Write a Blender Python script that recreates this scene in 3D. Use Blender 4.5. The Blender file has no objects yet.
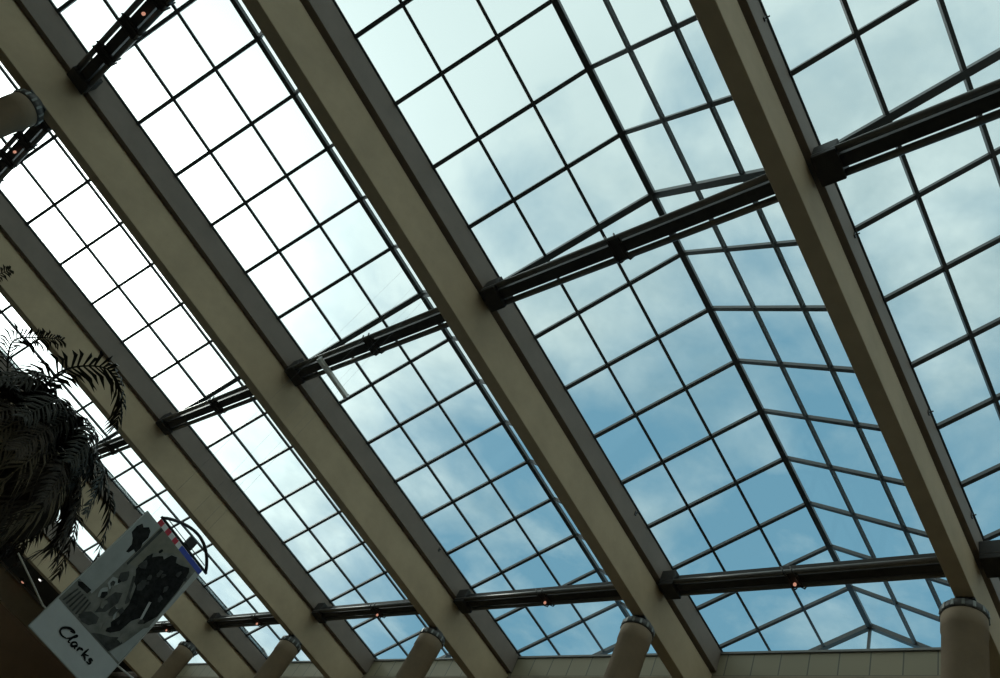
import bpy, bmesh, math, random
from mathutils import Vector, Matrix

S = bpy.context.scene
COL = S.collection
random.seed(7)
ZR = 16.256            # height of the skylight ridges above the mall floor
P = 6.1976              # bay spacing
PIT = 1.3169           # rafter spacing along a bay
SL = 0.5936            # roof slope (rise per metre)
XE_L, XE_R = -2.862, 2.85   # eaves either side of the ridge
BX = 3.09               # roof beam offset from the ridge of its bay
K0, K1 = -11, 9        # rafter rows
YE = K1 * PIT          # far gable
YS = K0 * PIT
YBAR = (-7.80, -0.03, 7.83)

# ------------------------------------------------------------------ materials
def mat(name, col, rough=0.6, metal=0.0, spec=0.5, noise=0.0, nscale=3.0, bump=0.0, emit=None, estr=0.0):
    m = bpy.data.materials.new(name); m.use_nodes = True
    nt = m.node_tree; b = nt.nodes['Principled BSDF']
    b.inputs['Base Color'].default_value = (*col, 1)
    b.inputs['Roughness'].default_value = rough
    b.inputs['Metallic'].default_value = metal
    b.inputs['Specular IOR Level'].default_value = spec
    if emit:
        b.inputs['Emission Color'].default_value = (*emit, 1)
        b.inputs['Emission Strength'].default_value = estr
    if noise or bump:
        tc = nt.nodes.new('ShaderNodeTexCoord')
        n = nt.nodes.new('ShaderNodeTexNoise'); n.inputs['Scale'].default_value = nscale
        n.inputs['Detail'].default_value = 6; n.inputs['Roughness'].default_value = 0.65
        nt.links.new(tc.outputs['Object'], n.inputs['Vector'])
        if noise:
            r = nt.nodes.new('ShaderNodeValToRGB')
            r.color_ramp.elements[0].position = 0.3; r.color_ramp.elements[1].position = 0.7
            r.color_ramp.elements[0].color = (*[c * (1 - noise) for c in col], 1)
            r.color_ramp.elements[1].color = (*[min(1, c * (1 + noise)) for c in col], 1)
            nt.links.new(n.outputs['Fac'], r.inputs['Fac'])
            nt.links.new(r.outputs['Color'], b.inputs['Base Color'])
        if bump:
            bp = nt.nodes.new('ShaderNodeBump'); bp.inputs['Strength'].default_value = bump
            bp.inputs['Distance'].default_value = 0.02
            nt.links.new(n.outputs['Fac'], bp.inputs['Height'])
            nt.links.new(bp.outputs['Normal'], b.inputs['Normal'])
    return m

M = {
    'concrete': mat('beam_concrete', (0.46, 0.352, 0.222), 0.75, noise=0.10, nscale=1.2, bump=0.12),
    'curb': mat('curb_grey', (0.20, 0.158, 0.126), 0.7, noise=0.10, nscale=1.5, bump=0.1),
    'column': mat('column_render', (0.25, 0.18, 0.11), 0.8, noise=0.10, nscale=2.5, bump=0.15),
    'collar': mat('collar_dark', (0.07, 0.065, 0.06), 0.5),
    'bolt': mat('bolt_pale', (0.22, 0.23, 0.21), 0.4),
    'frame': mat('glazing_frame', (0.045, 0.05, 0.052), 0.38),
    'steel': mat('bar_steel', (0.04, 0.036, 0.033), 0.5, spec=0.15, noise=0.2, nscale=4),
    'steel_hi': mat('bar_tube', (0.10, 0.093, 0.085), 0.36),
    'lamp': mat('lamp_glow', (0.7, 0.35, 0.28), 0.4, emit=(1.0, 0.45, 0.3), estr=0.55),
    'lampwhite': mat('lamp_white', (0.8, 0.8, 0.8), 0.4, emit=(1.0, 0.95, 0.9), estr=1.5),
    'tube': mat('pale_tube', (0.85, 0.84, 0.78), 0.5),
    'coping': mat('coping_grey', (0.16, 0.155, 0.14), 0.5),
    'plaster': mat('wall_brown', (0.34, 0.22, 0.13), 0.8, noise=0.12, nscale=0.6),
    'wallpale': mat('wall_beige', (0.26, 0.21, 0.14), 0.8, noise=0.08, nscale=0.6),
    'floor': mat('floor_stone', (0.17, 0.14, 0.105), 0.45, noise=0.15, nscale=0.7),
    'ceil': mat('ceiling_dark', (0.06, 0.055, 0.045), 0.8, noise=0.1, nscale=1),
    'white': mat('print_white', (0.58, 0.61, 0.61), 0.55, noise=0.05, nscale=4, spec=0.12),
    'photo': mat('print_grey', (0.22, 0.222, 0.20), 0.55, noise=0.35, nscale=5, spec=0.12),
    'photo_lt': mat('print_pale', (0.42, 0.45, 0.44), 0.55, noise=0.10, nscale=5, spec=0.12),
    'photo_bg': mat('print_buff', (0.25, 0.245, 0.2), 0.55, noise=0.2, nscale=5, spec=0.12),
    'photo_dk': mat('print_black', (0.016, 0.0165, 0.016), 0.55, noise=0.9, nscale=13, spec=0.12),
    'photo_md': mat('print_mid', (0.075, 0.078, 0.074), 0.55, noise=0.5, nscale=8, spec=0.12),
    'ink': mat('print_ink', (0.008, 0.008, 0.008), 0.5, spec=0.12),
    'edge': mat('panel_edge', (0.5, 0.52, 0.5), 0.5),
    'cable': mat('cable_pale', (0.55, 0.52, 0.45), 0.6),
    'wire': mat('wire_steel', (0.25, 0.25, 0.25), 0.4, metal=0.8),
    'red': mat('sign_red', (0.62, 0.04, 0.07), 0.45),
    'signwhite': mat('sign_white', (0.8, 0.8, 0.8), 0.45),
    'blue': mat('sign_blue', (0.04, 0.08, 0.50), 0.45),
    'black': mat('sign_black', (0.012, 0.012, 0.014), 0.4),
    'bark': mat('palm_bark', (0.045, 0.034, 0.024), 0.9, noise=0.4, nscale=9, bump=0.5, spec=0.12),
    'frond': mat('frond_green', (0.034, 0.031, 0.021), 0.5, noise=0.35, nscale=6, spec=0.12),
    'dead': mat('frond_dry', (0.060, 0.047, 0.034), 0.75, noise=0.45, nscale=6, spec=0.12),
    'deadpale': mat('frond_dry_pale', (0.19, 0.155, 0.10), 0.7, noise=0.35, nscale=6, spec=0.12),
}

def glass_mat():
    m = bpy.data.materials.new('skylight_glass'); m.use_nodes = True
    nt = m.node_tree; nt.nodes.clear()
    out = nt.nodes.new('ShaderNodeOutputMaterial')
    tr = nt.nodes.new('ShaderNodeBsdfTransparent'); tr.inputs['Color'].default_value = (0.93, 0.975, 0.965, 1)
    gl = nt.nodes.new('ShaderNodeBsdfGlossy'); gl.inputs['Roughness'].default_value = 0.03
    gl.inputs['Color'].default_value = (0.8, 0.85, 0.85, 1)
    lw = nt.nodes.new('ShaderNodeLayerWeight'); lw.inputs['Blend'].default_value = 0.5
    pw = nt.nodes.new('ShaderNodeMath'); pw.operation = 'POWER'; pw.inputs[1].default_value = 7
    ml = nt.nodes.new('ShaderNodeMath'); ml.operation = 'MULTIPLY_ADD'; ml.inputs[1].default_value = .35; ml.inputs[2].default_value = .012
    nt.links.new(lw.outputs['Facing'], pw.inputs[0]); nt.links.new(pw.outputs[0], ml.inputs[0])
    mx = nt.nodes.new('ShaderNodeMixShader')
    nt.links.new(ml.outputs[0], mx.inputs[0]); nt.links.new(tr.outputs[0], mx.inputs[1])
    nt.links.new(gl.outputs[0], mx.inputs[2]); nt.links.new(mx.outputs[0], out.inputs[0])
    return m
M['glass'] = glass_mat()

def tile_mat():
    m = bpy.data.materials.new('wall_tile'); m.use_nodes = True
    nt = m.node_tree; b = nt.nodes['Principled BSDF']; b.inputs['Roughness'].default_value = 0.6
    tc = nt.nodes.new('ShaderNodeTexCoord')
    mp = nt.nodes.new('ShaderNodeMapping'); mp.inputs['Rotation'].default_value = (math.radians(90), 0, 0)
    br = nt.nodes.new('ShaderNodeTexBrick'); br.offset = 0.5; br.squash = 1
    br.inputs['Color1'].default_value = (0.27, 0.225, 0.14, 1); br.inputs['Color2'].default_value = (0.24, 0.205, 0.13, 1)
    br.inputs['Mortar'].default_value = (0.10, 0.09, 0.065, 1)
    br.inputs['Scale'].default_value = 1; br.inputs['Mortar Size'].default_value = 0.014
    br.inputs['Brick Width'].default_value = 0.64; br.inputs['Row Height'].default_value = 0.625
    nt.links.new(tc.outputs['Object'], mp.inputs['Vector'])
    nt.links.new(mp.outputs[0], br.inputs['Vector']); nt.links.new(br.outputs['Color'], b.inputs['Base Color'])
    return m
M['tile'] = tile_mat()

# ------------------------------------------------------------------ mesh helpers
class MB:
    def __init__(s): s.v = []; s.f = []; s.mi = []; s.cur = 0; s.sm = []
    def add(s, vs, fs, smooth=False):
        n = len(s.v); s.v += [tuple(v) for v in vs]
        for f in fs: s.f.append([i + n for i in f]); s.mi.append(s.cur); s.sm.append(smooth)
        return s
    def box(s, x0, x1, y0, y1, z0, z1):
        return s.add([(x0,y0,z0),(x1,y0,z0),(x1,y1,z0),(x0,y1,z0),(x0,y0,z1),(x1,y0,z1),(x1,y1,z1),(x0,y1,z1)],
                     [(0,3,2,1),(4,5,6,7),(0,1,5,4),(1,2,6,5),(2,3,7,6),(3,0,4,7)])
    def bar(s, a, b, w, h, up=(0,0,1), off=0.0):
        a, b = Vector(a), Vector(b); d = (b - a).normalized(); u = Vector(up)
        u = (u - d * u.dot(d)).normalized(); r = d.cross(u)
        vs = []
        for q in (a, b):
            for sx, sz in ((-1,-1),(1,-1),(1,1),(-1,1)):
                vs.append(q + r * (sx * w / 2) + u * (sz * h / 2 + off))
        return s.add(vs, [(0,3,2,1),(4,5,6,7),(0,1,5,4),(1,2,6,5),(2,3,7,6),(3,0,4,7)])
    def prism(s, prof, y0, y1):           # profile in x,z extruded along y
        n = len(prof)
        vs = [(x, y0, z) for x, z in prof] + [(x, y1, z) for x, z in prof]
        fs = [[i, (i+1) % n, n + (i+1) % n, n + i] for i in range(n)]
        fs += [list(range(n))[::-1], list(range(n, 2*n))]
        return s.add(vs, fs)
    def tube(s, pts, r, n=10, cap=True):
        pts = [Vector(p) for p in pts]; rs = r if isinstance(r, (list, tuple)) else [r] * len(pts)
        vs = []; fs = []; ref = None
        for i, p in enumerate(pts):
            d = (pts[min(i+1, len(pts)-1)] - pts[max(i-1, 0)]).normalized()
            if ref is None:
                ref = Vector((0,0,1)) if abs(d.z) < 0.9 else Vector((1,0,0))
            u = (ref - d * ref.dot(d)).normalized(); ref = u; w = d.cross(u)
            for k in range(n):
                a = 2 * math.pi * k / n
                vs.append(p + (u * math.cos(a) + w * math.sin(a)) * rs[i])
        for i in range(len(pts) - 1):
            for k in range(n):
                fs.append((i*n+k, i*n+(k+1) % n, (i+1)*n+(k+1) % n, (i+1)*n+k))
        if cap: fs += [tuple(range(n))[::-1], tuple((len(pts)-1)*n + k for k in range(n))]
        return s.add(vs, fs, True)
    def lathe(s, prof, n=36):             # prof: (radius, z)
        vs = []; fs = []
        for r, z in prof:
            for k in range(n):
                a = 2*math.pi*k/n; vs.append((r*math.cos(a), r*math.sin(a), z))
        for i in range(len(prof)-1):
            for k in range(n):
                fs.append((i*n+k, i*n+(k+1) % n, (i+1)*n+(k+1) % n, (i+1)*n+k))
        fs += [tuple(range(n))[::-1], tuple((len(prof)-1)*n + k for k in range(n))]
        return s.add(vs, fs, True)
    def poly(s, pts2, x0, x1, fr):        # 2-D outline in a frame (origin, axis a, axis b, normal) with thickness
        o, a, b, nn = fr; n = len(pts2)
        vs = [o + a*p[0] + b*p[1] + nn*x0 for p in pts2] + [o + a*p[0] + b*p[1] + nn*x1 for p in pts2]
        fs = [[i, (i+1) % n, n + (i+1) % n, n + i] for i in range(n)]
        fs += [list(range(n))[::-1], list(range(n, 2*n))]
        return s.add(vs, fs)
    def build(s, name, m, parent=None, loc=(0,0,0), bevel=0.0):
        me = bpy.data.meshes.new(name); me.from_pydata(s.v, [], s.f)
        for x in (m if isinstance(m, list) else [m]): me.materials.append(x)
        for p, i, sm in zip(me.polygons, s.mi, s.sm): p.material_index = i; p.use_smooth = sm
        bm = bmesh.new(); bm.from_mesh(me); bmesh.ops.recalc_face_normals(bm, faces=bm.faces[:])
        if bevel:
            es = [e for e in bm.edges if len(e.link_faces) == 2 and e.calc_face_angle(0) > 0.6]
            bmesh.ops.bevel(bm, geom=es, offset=bevel, segments=2, affect='EDGES', profile=0.5)
        bm.to_mesh(me); bm.free(); me.update()
        o = bpy.data.objects.new(name, me); COL.objects.link(o); o.location = loc
        if parent: o.parent = parent
        return o

def tag(o, label, cat, group=None, kind='thing'):
    o['label'] = label; o['category'] = cat; o['kind'] = kind
    if group: o['group'] = group
    return o
def thing(name, label, cat, loc=(0,0,0), group=None):
    o = bpy.data.objects.new(name, None); COL.objects.link(o); o.location = loc; o.empty_display_size = 0.3
    return tag(o, label, cat, group)
def struct(o):
    o['kind'] = 'structure'; return o
def kids(o): return [c for c in bpy.data.objects if c.parent == o]
def copy_tree(o, parent=None):
    c = o.copy(); COL.objects.link(c)
    if parent: c.parent = parent
    for ch in kids(o): copy_tree(ch, c)
    return c

# ------------------------------------------------------------------ skylights
def zslope(x): return ZR - abs(x) * SL
def make_skylight():
    root = thing('skylight', 'x', 'skylight', (0, 0, 0), 'gabled glass skylights')
    n_l = Vector((-SL, 0, 1)).normalized(); n_r = Vector((SL, 0, 1)).normalized()
    for xe, nn in ((XE_L, n_l), (XE_R, n_r)):
        mb = MB(); a = Vector((0, YS, ZR)); b = Vector((xe, YS, zslope(xe)))
        vs = []
        for y in (YS, YE):
            for q in (Vector((0, y, ZR)), Vector((xe, y, zslope(xe)))):
                for t in (0.02, 0.034): vs.append(q + nn * t)
        mb.add(vs, [(0,1,3,2),(4,6,7,5),(0,4,5,1),(2,3,7,6),(0,2,6,4),(1,5,7,3)])
        mb.build('glass_slope', M['glass'], root)
    MB().bar((0, YS, ZR), (0, YE, ZR), 0.12, 0.09, off=-0.01).build('ridge_bar', M['frame'], root)
    for j in (-2, -1, 1, 2):
        nn = n_l if j < 0 else n_r
        MB().bar((j, YS, zslope(j)), (j, YE, zslope(j)), 0.06, 0.07, up=nn, off=.01).build('glazing_bar', M['frame'], root)
    for xe, nn in ((XE_L, n_l), (XE_R, n_r)):
        MB().bar((xe, YS, zslope(xe)), (xe, YE, zslope(xe)), 0.05, 0.06, up=nn, off=.05).build('eave_bar', M['frame'], root)
    for k in range(K0, K1 + 1):
        y = k * PIT; w = 0.125 if k == 0 else (0.12 if k == K1 else 0.078)
        h = 0.12 if k in (0, K1) else 0.08
        mb = MB()
        mb.bar((0, y, ZR), (XE_L, y, zslope(XE_L)), w, h, up=n_l, off=.02)
        mb.bar((0, y, ZR), (XE_R, y, zslope(XE_R)), w, h, up=n_r, off=.02)
        mb.build('rafter', M['frame'], root)
    # far gable: triangular glass, sill and a mullion
    mb = MB(); zs = ZR - 0.80; xs = 0.80 / SL
    mb.add([(-xs, YE, zs), (xs, YE, zs), (0, YE, ZR), (-xs, YE + .014, zs), (xs, YE + .014, zs), (0, YE + .014, ZR)],
           [(0,1,2),(3,5,4),(0,3,4,1),(1,4,5,2),(2,5,3,0)])
    mb.build('gable_glass', M['glass'], root)
    MB().box(-.03, .03, YE - .03, YE + .03, zs, ZR - .05).build('gable_mullion', M['frame'], root)
    return root
sky_labels = {
    0: 'wide gabled skylight in the middle right, both glass slopes and the ridge showing',
    1: 'glass skylight at the far right, beyond the steepest and rightmost beige beam',
    -1: 'tall glass skylight left of centre, three panes wide, white above and blue below',
    -2: 'narrow overexposed white skylight crossed by a dark bar left of the centre one',
    -3: 'skylight strip two panes wide directly behind the striped arched sign',
    -4: 'short sliver of skylight low at the left, between the palm and the poster',
}
sk0 = make_skylight()
for b in (0, 1, -1, -2, -3, -4):
    o = sk0 if b == 0 else copy_tree(sk0)
    o.location = (b * P, 0, 0); o['label'] = sky_labels[b]

# ------------------------------------------------------------------ roof beams
ZS = ZR - 3.36      # soffit
ZF = ZR - 2.33      # underside of the curb
ZC = ZR - 1.70      # curb top
def make_beam():
    root = thing('roof_beam', 'x', 'beam', (0, 0, 0), 'parallel beige roof beams')
    y0, y1 = YS - 0.6, 10.675
    MB().prism([(-.145, ZS), (.145, ZS), (.145, ZF - .06), (.07, ZF - .06), (.07, ZF + .03), (-.07, ZF + .03),
                (-.07, ZF - .06), (-.145, ZF - .06)], y0, y1).build('web', M['concrete'], root, bevel=0.012)
    MB().prism([(-.23, ZF + .03), (.23, ZF + .03), (.23, ZC), (-.23, ZC)], y0, y1).build('curb', M['curb'], root, bevel=0.008)
    return root
def add_clips(root, ys):
    for y in ys:
        mb = MB().box(.215, .25, y - .03, y + .03, ZC - .16, ZC - .06)
        mb.tube([(.24, y, ZC - .11), (.31, y, ZC - .09)], .012, 6)
        mb.build('clip', M['collar'], root)
beam_labels = {
    0: 'rightmost beam in view, steepest, its dark underside wide, ending on a round column',
    -1: 'long beige roof beam crossing the centre of the photo, second from the right',
    -2: 'third beige roof beam from the right, meeting the column near the top left edge',
    -3: 'fourth beige roof beam from the right, passing just right of the arched sign',
    -4: 'fifth beige beam from the right, running behind the palm and the top of the poster',
    -5: 'dim beige beam below the palm, running behind the lower left half of the poster',
    -6: 'lowest brown beam at the bottom left corner, left of the hanging poster',
}
bm0 = make_beam()
beams = {}
for b in (0, -1, -2, -3, -4, -5, -6):
    o = bm0 if b == 0 else copy_tree(bm0)
    o.location = (b * P + BX, 0, 0); o['label'] = beam_labels[b]; beams[b] = o
add_clips(beams[0], (-2.2, 1.35, 4.85, 7.2))
add_clips(beams[-1], (6.05,))
add_clips(beams[-2], (6.3,))

# ------------------------------------------------------------------ crossbars between the beams
ZB = ZR - 2.30
XB0, XB1 = -P + BX + .2296, BX - .2296      # clear span between curbs, measured from the ridge
def make_bar(nbr, lamp):
    root = thing('crossbar', 'x', 'crossbar', (0, 0, 0), 'dark steel crossbars between the beams')
    L0, L1 = XB0, XB1
    MB().box(L0, L1, -.10, .10, ZB - .10, ZB + .21).build('box_beam', M['steel'], root, bevel=0.01)
    for sy in (-1, 1):
        MB().tube([(L0, sy*.186, ZB - .07), (L1, sy*.186, ZB - .07)], .056, 14).build('side_tube', M['steel_hi'], root)
    for sx in (0, 1):
        x0 = L0 if sx == 0 else L1 - .10
        MB().box(x0, x0 + (.34 if sx == 0 else .10), -.24, .24, ZB - .19, ZB + .25).build('end_bracket', M['steel'], root, bevel=0.015)
    xs = [0.04] if nbr == 1 else [-1.6, -.55, .5, 1.55]
    for x in xs:
        mb = MB()
        for dx in (-.09, .09):
            mb.tube([(x + dx - .10, -.243, ZB + .02), (x + dx - .03, -.236, ZB - .14), (x + dx, -.16, ZB - .165), (x + dx, .16, ZB - .165), (x + dx + .03, .236, ZB - .14), (x + dx + .10, .243, ZB + .02)], .016, 8)
        mb.box(x - .11, x + .11, -.20, .20, ZB - .13, ZB - .06)
        mb.build('clamp', M['steel'], root)
    if lamp:
        MB().lathe([(.012, .08), (.026, .07), (.034, .04), (.03, .015), (.012, 0.0)], 12).build('lamp', M['lamp'], root, loc=(0.04, .05, ZB - .225))
    return root
protos = [make_bar(4, True), make_bar(1, False), make_bar(1, True)]   # one per line of bars
bars = [  # bay, line, label
    (0, 1, 'dark crossbar in the middle of the wide gabled skylight, sloping up to the right'),
    (1, 1, 'thick dark crossbar at the top right, right of the steepest beam'),
    (-1, 1, 'dark crossbar left of centre with the pale tube hanging across it'),
    (-2, 1, 'short dark crossbar low on the overexposed white skylight'),
    (-3, 1, 'small dark crossbar right beside the palm fronds'),
    (0, 2, 'dark crossbar at the lower right just above the tiled gable wall'),
    (-1, 2, 'dark crossbar at bottom centre between two beams, a tiny lamp below it'),
    (-2, 2, 'dark crossbar at the bottom left of centre, second along from the poster'),
    (-3, 2, 'dark crossbar just right of the poster at the bottom'),
    (-4, 2, 'bit of dark crossbar showing at the poster edge, bottom left'),
    (-1, 0, 'dark crossbar at the very top left with a glowing orange lamp'),
    (-2, 0, 'dark green-edged crossbar at the left edge beside the top left column'),
    (1, 2, 'dark crossbar at the lower right edge behind the round column'),
]
used = set()
for b, l, lab in bars:
    o = copy_tree(protos[l]) if l in used else protos[l]
    used.add(l)
    o.location = (b * P, YBAR[l], 0); o['label'] = lab

# ------------------------------------------------------------------ columns
def make_column():
    root = thing('column', 'x', 'column', (0, 0, 0), 'round beige columns under the beams')
    h = ZS
    MB().lathe([(.38, 0), (.38, .12), (.335, .16), (.33, h - .62), (.345, h - .60), (.345, h - .30), (.33, h - .28)], 40).build('shaft', M['column'], root)
    MB().lathe([(.33, h - .29), (.355, h - .285), (.36, h - .20), (.35, h - .13), (.27, h - .12), (.25, h - .005)], 40).build('collar', M['collar'], root)
    for i in range(14):
        a = 2 * math.pi * i / 14
        c = Vector((math.cos(a), math.sin(a), 0)); t = Vector((-math.sin(a), math.cos(a), 0))
        mb = MB(); mb.bar(c * .362 + Vector((0, 0, h - .27)), c * .352 + Vector((0, 0, h - .14)), .045, .02, up=c)
        mb.build('bolt', M['bolt'], root)
    MB().box(-.14, .22, -.22, .22, h - .03, h + .0).build('bearing_plate', M['collar'], root)
    return root
cols = [
    (0, 2, 'round beige column at the lower right corner with a bolted collar under the beam'),
    (-1, 2, 'round column at the bottom right of centre, under the beam crossing the centre'),
    (-2, 2, 'round column at the bottom centre under the third beam from the right'),
    (-3, 2, 'slanting round column at the bottom, left of centre, under the fourth beam'),
    (-4, 2, 'round column at the bottom, nearest to the right side of the poster'),
    (-2, 0, 'round brownish column at the left edge near the top, meeting a beam'),
]
c0 = make_column()
for i, (b, l, lab) in enumerate(cols):
    o = c0 if i == 0 else copy_tree(c0)
    o.location = (b * P + BX - .07, YBAR[l], 0); o['label'] = lab

# ------------------------------------------------------------------ the room
XL, XR = -34.7, P + 2.80
struct(MB().box(XL - .3, XR + .3, YS - 1, YE + .4, -.2, 0).build('floor', M['floor']))
YW = 10.68; zc = ZR - 1.79
wb = struct(MB().box(0, XR + .3 - XL + .3, 0, 1.2, 0, 10).build('wall_back', M['tile'], loc=(XL - .3, YW, zc - 10)))
MB().box(XL - .3, XR + .3, YW - .04, YW + 1.2, zc, zc + .06).build('trim_1', M['coping'])['kind'] = 'structure'
MB().box(XL - .3, XR + .3, YW - .02, YW + .02, zc - .70, zc - .64).build('trim_2', M['wallpale'])['kind'] = 'structure'
struct(MB().box(XL - .3, XL, YS - .9, 10.6, 0, ZR - 1.75).build('wall_left', M['plaster']))
struct(MB().box(XR + .09, XR + .4, YS - .9, 10.6, 0, ZR - 1.75).build('unseen_wall_right', M['wallpale']))  # out of view, added to control the light inside; carries the last eave
struct(MB().box(XL - .3, XR + .3, YS - .9, YS - .62, 0, ZR + .2).build('unseen_wall_front', M['wallpale']))  # unseen end wall, added so daylight enters only through the skylights
# closed bay at the far left
x0, x1 = -6 * P + BX, -5 * P + BX
struct(MB().box(x0 + .232, x1 - .232, YS - .6, 10.6, ZF + .12, ZF + .3).build('ceiling', M['ceil']))
for (x, y, mm, lab) in ((-33.6, 4.45, 'lamp', 'small orange ceiling spotlight in the dark bay left of the poster'),
                   (-31.75, 4.5, 'lampwhite', 'small white ceiling spotlight in the dark bay left of the poster')):
    r = thing('ceiling_spotlight', lab, 'spotlight', (x, y, ZF + .12), 'spotlights in the dark bay')
    MB().lathe([(.13, 0), (.13, -.05), (.10, -.09), (.085, -.09)], 18).build('housing', M['collar'], r)
    MB().lathe([(.075, -.085), (.07, -.105), (.03, -.12)], 16).build('bulb', M[mm], r)

# pale tube under the crossbar
t = thing('hanging_tube', 'pale grey tube hanging across the left end of the crossbar left of centre', 'tube light', (-7.72, -.25, ZB - .225))
MB().box(-.055, .055, 0, 1.13, -.055, .06).build('casing', M['tube'], t, bevel=0.02)
for y in (0.0, 1.09):
    MB().box(-.06, .06, y, y + .04, -.06, .065).build('end_cap', M['signwhite'], t, bevel=0.008)

# ------------------------------------------------------------------ hanging poster
az = 1.658
ax = Vector((math.cos(az), math.sin(az), 0)); up = Vector((0, 0, 1)); nrm = Vector((math.sin(az), -math.cos(az), 0))
BO = Vector((-3.65, -1.49, -11.88 + ZR)); BW, BH = 1.175, 1.945
poster = thing('hanging_poster', 'large hanging shop poster, grey photograph above a white strip with black lettering', 'poster', BO + ax * BW / 2 * .965)
BSC = 0.965
fr = (-ax * BW / 2 * BSC, ax * BSC, up * .986, nrm)
MB().poly([(0, 0), (BW, 0), (BW, BH), (0, BH)], -.025, 0, fr).build('panel', M['white'], poster, bevel=0.004)
mb = MB()
pic = [
    (0, [(0.0, .425), (BW, .425), (BW, BH), (0, BH)]),
    (1, [(0.0, .75), (.26, .74), (.275, 1.19), (.285, BH), (0.0, BH)]),
    (2, [(.285, 1.30), (.44, 1.36), (.45, 1.63), (.68, 1.86), (1.12, BH), (.285, BH)]),
    (4, [(.30, 1.30), (.33, 1.29), (.345, BH), (.30, BH)]),
    (3, [(.453, 1.34), (.44, 1.56), (.47, 1.64), (.50, 1.60), (.55, 1.67), (.60, 1.72), (.64, 1.70), (.68, 1.82), (.76, 1.86), (.80, 1.80), (.88, 1.83), (1.0, 1.90), (1.04, 1.86), (1.07, 1.75), (1.10, 1.6), (1.13, 1.16),
         (1.06, .97), (.96, .98), (.90, .88), (.88, .70), (.80, .60), (.74, .57), (.70, .66), (.735, .80), (.72, .99), (.62, 1.20), (.55, 1.22), (.50, 1.30)]),
    (3, [(.05, 1.60), (.04, 1.70), (.07, 1.78), (.12, 1.76), (.17, 1.82), (.225, 1.80), (.27, 1.72), (.265, 1.62), (.295, 1.56), (.29, 1.47), (.24, 1.48), (.22, 1.40), (.185, 1.385), (.17, 1.50), (.12, 1.56)]),
    (3, [(.02, .715), (.07, .75), (.226, .765), (.22, .70), (.06, .685)]),
    (4, [(.46, .62), (.56, .72), (.60, .90), (.55, 1.02), (.47, .96), (.44, .80)]),
    (4, [(.33, .47), (.42, .44), (.52, .47), (.58, .55), (.55, .62), (.42, .60), (.36, .54)]),
    (1, [(.97, .45), (1.16, .45), (1.165, 1.02), (1.10, .93), (1.04, .66)]),
    (4, [(.62, .44), (.95, .44), (1.02, .62), (.95, .66), (.84, .57), (.70, .50)]),
    (5, [(1.10, 1.93), (1.165, 1.93), (1.17, 1.02), (1.145, 1.00)]),
    (1, [(.30, 1.06), (.36, 1.09), (.42, 1.06), (.43, .98), (.38, .93), (.31, .96)]),
    (4, [(.335, 1.03), (.375, 1.045), (.395, 1.0), (.37, .965), (.335, .985)]),
    (5, [(.90, 1.20), (.93, 1.22), (1.00, .98), (.97, .97)]),
    (1, [(.62, .84), (.645, .86), (.72, .74), (.70, .72)]),
    (4, [(.66, .98), (.69, 1.0), (.52, 1.28), (.49, 1.26)]),
]
pr_ = random.Random(11)
for i in range(26):                  # soft mottling of the photograph: foliage, people, paving
    cx_, cy_ = pr_.uniform(.32, 1.08), pr_.uniform(.55, 1.85); r0 = pr_.uniform(.02, .06)
    inside = cx_ > .55 and cy_ > .75
    pts_ = [(cx_ + r0*pr_.uniform(.5, 1.3)*math.cos(q*.785), cy_ + r0*1.4*pr_.uniform(.5, 1.3)*math.sin(q*.785)) for q in range(8)]
    pic.append((4 if inside else pr_.choice((3, 4, 1, 0)), pts_))
for i in range(6):
    s0 = .05 + i * .06
    pic.append((4, [(s0, .45), (s0 + .018, .45), (s0 + .05 - i*.012, .66), (s0 + .032 - i*.012, .66)]))
for i, (c, pts) in enumerate(pic):
    mb.cur = c; mb.poly(pts, 0.0, .0015 + .0002 * i, fr)
mb.build('printed_picture', [M['photo'], M['photo_lt'], M['photo_bg'], M['photo_dk'], M['photo_md'], M['edge']], poster)

def smooth(pts, n=6):
    out = []
    for i in range(len(pts) - 1):
        p0 = pts[max(i-1, 0)]; p1 = pts[i]; p2 = pts[i+1]; p3 = pts[min(i+2, len(pts)-1)]
        for k in range(n):
            u = k / n
            out.append(tuple(.5*((2*p1[j]) + (-p0[j]+p2[j])*u + (2*p0[j]-5*p1[j]+4*p2[j]-p3[j])*u*u + (-p0[j]+3*p1[j]-3*p2[j]+p3[j])*u**3) for j in (0, 1)))
    out.append(pts[-1]); return out
def ribbon(mb, pts, w0, w1, fr, n0, n1):
    pts = smooth(pts); L = len(pts); vs = []
    o, a, b, nn = fr
    for i, p in enumerate(pts):
        q0 = Vector(pts[max(i-1, 0)]); q1 = Vector(pts[min(i+1, L-1)]); d = (q1 - q0)
        d = d.normalized() if d.length > 1e-9 else Vector((1, 0)); m = Vector((-d.y, d.x))
        w = (w0 + (w1 - w0) * abs(math.sin(math.pi * i / (L-1)))) / 2
        for sgn in (1, -1):
            e = Vector(p) + m * w * sgn
            for nz in (n0, n1): vs.append(o + a*e.x + b*e.y + nn*nz)
    fs = []
    for i in range(L-1):
        k = 4*i
        fs += [(k+1, k+3, k+7, k+5), (k, k+4, k+6, k+2), (k, k+1, k+5, k+4), (k+2, k+6, k+7, k+3)]
    fs += [(0, 2, 3, 1), (4*L-4, 4*L-3, 4*L-1, 4*L-2)]
    mb.add(vs, fs)
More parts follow.
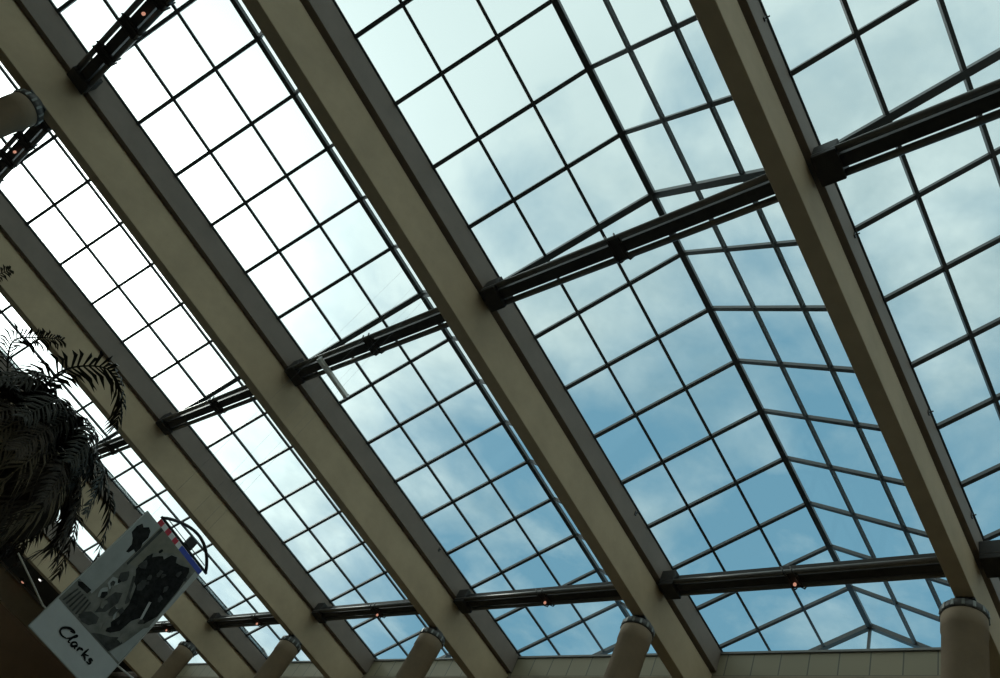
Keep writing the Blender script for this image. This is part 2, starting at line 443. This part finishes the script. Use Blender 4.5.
# hand-lettered word, strokes in units of letter height; baseline at y = 0
word = [
    [(.62, 1.02), (.95, 1.22), (.75, 1.30), (.36, 1.12), (.06, .62), (.08, .14), (.40, -.04), (.80, .12)],      # C
    [(.80, .12), (1.02, .55), (1.24, 1.12), (1.18, 1.16), (1.06, .60), (1.06, .05), (1.22, .06)],               # l
    [(1.72, .56), (1.50, .60), (1.34, .34), (1.36, .06), (1.54, .04), (1.74, .46), (1.70, .10), (1.82, .02)],   # a
    [(1.98, .60), (1.98, .02)], [(1.98, .34), (2.12, .56), (2.32, .58)],                                        # r
    [(2.56, 1.20), (2.52, .60), (2.50, .0)], [(2.92, .64), (2.54, .32), (2.74, .20), (2.98, -.06)],              # k
    [(3.42, .56), (3.22, .62), (3.14, .44), (3.36, .28), (3.34, .04), (3.08, .02)],                             # s
]
mb = MB(); sc = .094; hx = .172
for st in word:
    ribbon(mb, [(.30 + x * hx, .185 + y * sc) for x, y in st], .011, .029, fr, 0.0, .004)
mb.build('lettering', M['ink'], poster)
mb = MB()
for s_ in (0, BW):
    mb.poly([(s_ - .006, 0), (s_ + .006, 0), (s_ + .006, BH), (s_ - .006, BH)], -.028, .002, fr)
mb.poly([(0, -.006), (BW, -.006), (BW, .006), (0, .006)], -.028, .002, fr)
mb.build('edging', M['edge'], poster)
def zwire(q):                       # height of the glazing above a point
    x = (q.x + P / 2) % P - P / 2
    return -abs(x) * SL - .06
for s_ in (.08, .80):
    zt = ZS - (BO.z) + .0
    MB().tube([fr[0] + ax*s_ + up*(BH - .01) - nrm*.012, fr[0] + ax*s_ + up*(ZR + zwire(fr[0] + BO + ax*s_) - BO.z) - nrm*.012], .0012, 5).build('suspension_wire', M['wire'], poster)
# guy cable running behind the poster
CW = Vector((6.118, -3.9728, -14.6558 + ZR))
def rp(d, k): return CW + Vector(d) * k
def behind(d, gap):                  # where a sight line meets the plane a little behind the poster
    d = Vector(d); return CW + d * ((BO - nrm * gap - CW).dot(nrm) / d.dot(nrm))
cab = [behind(d, g) for d, g in (((-.9357, .1716, .3081), .30), ((-.9327, .2044, .2971), .16), ((-.9295, .2311, .2873), .08), ((-.9155, .2817, .2873), .08),
       ((-.8979, .3313, .2898), .10), ((-.8872, .359, .2898), .16))]
tag(MB().tube(cab, .011, 8).build('guy_cable', M['cable']), 'thin pale cable slanting from the palm to the left edge of the poster', 'cable')

# ------------------------------------------------------------------ arched sign behind the poster
SO = Vector((-5.231, -.862, -9.131 + ZR)); SLN = 1.15
sign = thing('arched_sign', 'black arched wire sign with red, white and blue strip, behind poster top', 'sign', SO + ax * SLN / 2)
sf = (-ax * SLN / 2, ax, up, nrm)
def arc(h, n=24, skew=.12):
    out = []
    for i in range(n + 1):
        u = i / n; s_ = u + skew * math.sin(math.pi * u) * .5
        out.append((s_ * SLN, .02 + h * math.sin(math.pi * u) ** .8))
    return out
mb = MB(); A = arc(.30)
mb.tube([sf[0] + ax*x + up*z for x, z in A], .026, 8)
mb.build('arch_rim', M['black'], sign)
MB().tube([sf[0] + ax*x + up*z for x, z in ((-.02, .03), (SLN + .02, .03))], .022, 8).build('base_rail', M['black'], sign)
MB().poly([(.54, .05), (.70, .05), (.70, .21), (.54, .21)], -.03, .03, sf).build('block', M['black'], sign, bevel=.006)
MB().tube([sf[0] + ax*.1 + up*.09, sf[0] + ax*1.05 + up*.09], .008, 6).build('inner_wire', M['black'], sign)
mb = MB()
for i in range(6):
    mb.cur = i % 2
    mb.poly([(i*.09, -.14), (i*.09 + .09, -.14), (i*.09 + .09, .0), (i*.09, .0)], -.012, .012, sf)
mb.build('striped_strip', [M['red'], M['signwhite']], sign)
MB().poly([(.54, -.14), (SLN - .07, -.14), (SLN - .07, .0), (.54, .0)], -.012, .012, sf).build('blue_strip', M['blue'], sign)
for s_ in (.3, .55):
    MB().tube([sf[0] + ax*s_ + up*.05, sf[0] + ax*s_ + up*(ZR + zwire(sf[0] + SO + ax*s_) - SO.z)], .0012, 5).build('suspension_wire', M['wire'], sign)

# ------------------------------------------------------------------ palm
PO = rp((-.9228, .088, .376), 12.4)       # crown centre
palm = thing('palm_tree', 'dark shaggy palm with drooping dry fronds at the left edge', 'palm', (PO.x, PO.y, 0))
H = PO.z
mb = MB(); pr = []
for i in range(40):
    z = H * i / 39; pr.append((.24 - .07*i/39 + (.018 if i % 2 else 0), z))
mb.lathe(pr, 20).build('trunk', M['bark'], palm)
def frond_mesh(name, ctrl, leaf, m, npair=34, width=.035, droop=.35, seed=0, rach=.018):
    rnd = random.Random(seed); pts3 = []
    c = [Vector(q) for q in ctrl]
    for i in range(len(c) - 1):
        p0, p1, p2, p3 = c[max(i-1, 0)], c[i], c[i+1], c[min(i+2, len(c)-1)]
        for k in range(10):
            u = k / 10
            pts3.append(.5*((2*p1) + (p2-p0)*u + (2*p0-5*p1+4*p2-p3)*u*u + (3*p1-p0-3*p2+p3)*u**3))
    pts3.append(c[-1]); n = len(pts3)
    mb = MB(); mb.tube(pts3, [rach * (1 - .8*i/(n-1)) for i in range(n)], 6)
    for j in range(npair):
        u = .16 + .84 * j / (npair - 1); f = u * (n - 1); i = min(int(f), n - 2); q = pts3[i].lerp(pts3[i+1], f - i)
        d = (pts3[i+1] - pts3[i]).normalized()
        side = d.cross(Vector((0, 0, 1)))
        if side.length < .1: side = Vector((1, 0, 0))
        side.normalize(); nn = side.cross(d)
        ln = leaf * (math.sin(math.pi * (.12 + .80 * u)) ** .7) * rnd.uniform(.8, 1.15)
        for sg in (-1, 1):
            dirv = (side * sg * .75 + d * rnd.uniform(.45, .75) + nn * rnd.uniform(-.1, .25)).normalized()
            w = d * width / 2 * rnd.uniform(.8, 1.2)
            m1 = q + dirv * ln * .5 + Vector((0, 0, -droop * ln * .18))
            tip = q + dirv * ln * .92 + Vector((0, 0, -droop * ln * rnd.uniform(.6, 1.0)))
            th = nn * .004
            mb.add([q - w*.5, q + w*.5, m1 + w, m1 - w, tip, q + th, m1 + th*1.5],
                   [(0, 1, 6), (0, 6, 3), (1, 2, 6), (3, 6, 4), (6, 2, 4), (0, 3, 2, 1), (3, 4, 2)])
    return mb.build(name, m, palm)
def local(v): return Vector(v) - Vector((PO.x, PO.y, 0))
CR = Vector((0, 0, H))
rnd = random.Random(3)
# leaf-base mass at the heart of the crown
mb = MB(); prof = []
for i in range(19):
    t_ = i / 18; prof.append((.16 + .72 * math.sin(math.pi * min(1, t_ * 1.03)) ** .75, -1.35 + 1.75 * t_))
mb.lathe(prof, 44)
mb.v = [(x * (1 + .13*math.sin(5*z + 9*math.atan2(y, x)) + .08*math.sin(17*math.atan2(y, x))), y * (1 + .13*math.sin(5*z + 9*math.atan2(y, x)) + .08*math.sin(17*math.atan2(y, x))), z + .05*math.sin(13*math.atan2(y, x))) for x, y, z in mb.v]
mb.build('crown_heart', M['bark'], palm, loc=CR)
k = 0
for ring, (n, elev, ln, dr) in enumerate(((9, 60, 1.7, .9), (12, 35, 1.75, 1.1), (13, 12, 1.6, 1.25))):
    for i in range(n):
        a = 2*math.pi*(i + .37*ring)/n + rnd.uniform(-.15, .15); e = math.radians(elev + rnd.uniform(-8, 8))
        l = ln * rnd.uniform(.85, 1.1)
        h = Vector((math.cos(a), math.sin(a), 0))
        c = [CR, CR + h*l*.35*math.cos(e) + up*l*.42*math.sin(e), CR + h*l*.75*math.cos(e)**.6 + up*(l*.55*math.sin(e) - dr*.18),
             CR + h*l*1.0*math.cos(e)**.5 + up*(l*.35*math.sin(e) - dr*.62)]
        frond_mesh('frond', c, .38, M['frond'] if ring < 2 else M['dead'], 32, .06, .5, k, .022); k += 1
for i in range(44):                       # dry skirt hanging below the crown
    a = 2*math.pi*(i*.618) + rnd.uniform(-.2, .2); h = Vector((math.cos(a), math.sin(a), 0)); l = rnd.uniform(.9, 1.45)
    rr = rnd.uniform(.5, 1.05)
    c = [CR + up*-.05, CR + h*rr*.8 + up*.05, CR + h*rr*1.15 + up*(-l*.4), CR + h*rr*1.05 + up*(-l)]
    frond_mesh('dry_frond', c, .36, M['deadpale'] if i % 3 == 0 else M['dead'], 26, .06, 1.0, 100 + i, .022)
for tgt, lf in (
    ([((-.91, .06, .415), 12.2), ((-.8893, .0423, .4554), 11.9), ((-.8692, .0664, .490), 11.7), ((-.8688, .1017, .4846), 11.5), ((-.8789, .1249, .4604), 11.4)], .46),
    ([((-.915, .04, .40), 12.3), ((-.899, -.01, .437), 12.2), ((-.887, .0, .462), 12.1), ((-.879, .0152, .4766), 12.0)], .32),
    ([((-.915, -.01, .40), 12.4), ((-.905, -.07, .42), 12.3), ((-.888, -.078, .452), 12.2), ((-.8743, -.0743, .4797), 12.2)], .26)):
    frond_mesh('frond', [CR] + [local(rp(d, kk)) for d, kk in tgt], lf, M['frond'], 38, .055 if lf > .4 else .028, .5, 300 + k, .02); k += 1

# ------------------------------------------------------------------ sky and sun
w = bpy.data.worlds.new('sky'); S.world = w; w.use_nodes = True
nt = w.node_tree; nt.nodes.clear(); N = nt.nodes.new; L = nt.links.new
def node(t, **kw):
    n = N(t)
    for a, v in kw.items(): setattr(n, a, v)
    return n
def math_(op, a, b=None, c=None, clamp=False):
    n = node('ShaderNodeMath', operation=op, use_clamp=clamp)
    for i, v in enumerate((a, b, c)):
        if v is None: continue
        if isinstance(v, (int, float)): n.inputs[i].default_value = v
        else: L(v, n.inputs[i])
    return n.outputs[0]
tc = N('ShaderNodeTexCoord'); sep = N('ShaderNodeSeparateXYZ'); L(tc.outputs['Generated'], sep.inputs[0])
zz = math_('MAXIMUM', sep.outputs[2], .08)
px = math_('DIVIDE', sep.outputs[0], zz); py = math_('DIVIDE', sep.outputs[1], zz)
cmb = N('ShaderNodeCombineXYZ'); L(px, cmb.inputs[0]); L(py, cmb.inputs[1]); cmb.inputs[2].default_value = 4.3
nz = N('ShaderNodeTexNoise'); nz.inputs['Scale'].default_value = 4.2; nz.inputs['Detail'].default_value = 7
nz.inputs['Roughness'].default_value = .55; nz.inputs['Distortion'].default_value = .25
L(cmb.outputs[0], nz.inputs['Vector'])
SUN = Vector((-.835, -.09, .545)).normalized()
dt = node('ShaderNodeVectorMath', operation='DOT_PRODUCT'); L(tc.outputs['Generated'], dt.inputs[0]); dt.inputs[1].default_value = SUN
dot = dt.outputs['Value']
# cloudiness: noise + a bias that clears towards +Y and thickens towards the sun
bias = math_('ADD', math_('MULTIPLY_ADD', sep.outputs[1], -2.0, 1.22), math_('MULTIPLY_ADD', sep.outputs[0], .6, .27))
cl = math_('MULTIPLY_ADD', math_('SUBTRACT', nz.outputs['Fac'], .5), 2.4, bias)
cl = math_('ADD', cl, math_('MULTIPLY', math_('POWER', math_('MAXIMUM', dot, 0.0), 16.0), .5))
haze = math_('MAXIMUM', math_('SUBTRACT', math_('MULTIPLY', sep.outputs[0], -1.0), .70), 0.0)   # bright haze low on the sun side
cl = math_('ADD', cl, math_('MULTIPLY', haze, 4.0), clamp=True)
mixc = node('ShaderNodeMix', data_type='RGBA'); L(cl, mixc.inputs['Factor'])
mixc.inputs['A'].default_value = (.17, .36, .50, 1)
n2 = N('ShaderNodeTexNoise'); n2.inputs['Scale'].default_value = 5.5; n2.inputs['Detail'].default_value = 6; n2.inputs['Roughness'].default_value = .6
mp2 = N('ShaderNodeMapping'); mp2.inputs['Location'].default_value = (3.1, 7.7, 1.3); L(cmb.outputs[0], mp2.inputs['Vector']); L(mp2.outputs[0], n2.inputs['Vector'])
thick = math_('MULTIPLY', math_('MULTIPLY_ADD', sep.outputs[1], 2.6, -.05, clamp=True), math_('MULTIPLY_ADD', n2.outputs['Fac'], 3.0, -.95, clamp=True))
mixg = node('ShaderNodeMix', data_type='RGBA'); L(thick, mixg.inputs['Factor'])
mixg.inputs['A'].default_value = (.78, .90, .90, 1); mixg.inputs['B'].default_value = (.36, .50, .55, 1)
L(mixg.outputs['Result'], mixc.inputs['B'])
glow = math_('POWER', math_('MAXIMUM', dot, 0.0), 18.0)
glow2 = math_('POWER', math_('MAXIMUM', dot, 0.0), 90.0)
g = math_('ADD', math_('ADD', math_('MULTIPLY', glow, .62), math_('MULTIPLY', glow2, 4.0)), math_('MULTIPLY', haze, 1.6))
gs = node('ShaderNodeMix', data_type='RGBA', blend_type='ADD'); gs.inputs['Factor'].default_value = 1
gc = N('ShaderNodeCombineXYZ'); L(g, gc.inputs[0]); L(g, gc.inputs[1]); L(math_('MULTIPLY', g, .98), gc.inputs[2])
L(mixc.outputs['Result'], gs.inputs['A']); L(gc.outputs[0], gs.inputs['B'])
bg = N('ShaderNodeBackground'); L(gs.outputs['Result'], bg.inputs['Color']); bg.inputs['Strength'].default_value = 1.0
wo = N('ShaderNodeOutputWorld'); L(bg.outputs[0], wo.inputs['Surface'])

sl = bpy.data.lights.new('sun', 'SUN'); sl.energy = 0.35; sl.angle = math.radians(3); sl.color = (1, .96, .88)
so = bpy.data.objects.new('sun', sl); COL.objects.link(so)
so.rotation_euler = SUN.to_track_quat('Z', 'Y').to_euler(); so.location = (0, 0, 30)

# ------------------------------------------------------------------ camera
R = [[0.7349963628, 0.5211010580, 0.4338594634], [-0.2209550754, 0.7889806680, -0.5733134921], [-0.6410609965, 0.3255198810, 0.6950378449]]
cam = bpy.data.cameras.new('camera'); co = bpy.data.objects.new('camera', cam); COL.objects.link(co)
r, d, f = (Vector(q) for q in R)
mt = Matrix((r, -d, -f)).transposed().to_4x4(); mt.translation = CW
co.matrix_world = mt
cam.sensor_width = 36; cam.lens = 804.746 / 1000 * 36
cam.shift_x = (500 - 447.868) / 1000; cam.shift_y = (399.927 - 339) / 1000
cam.clip_start = .05; cam.clip_end = 500
S.camera = co

S.view_settings.view_transform = 'Standard'; S.view_settings.look = 'None'
S.view_settings.exposure = 0.0; S.view_settings.gamma = 1.0; S.view_settings.use_curve_mapping = False
S.cycles.use_denoising = True
S.cycles.transparent_max_bounces = 32; S.cycles.max_bounces = 10; S.cycles.diffuse_bounces = 6
S.cycles.sample_clamp_indirect = 4.0
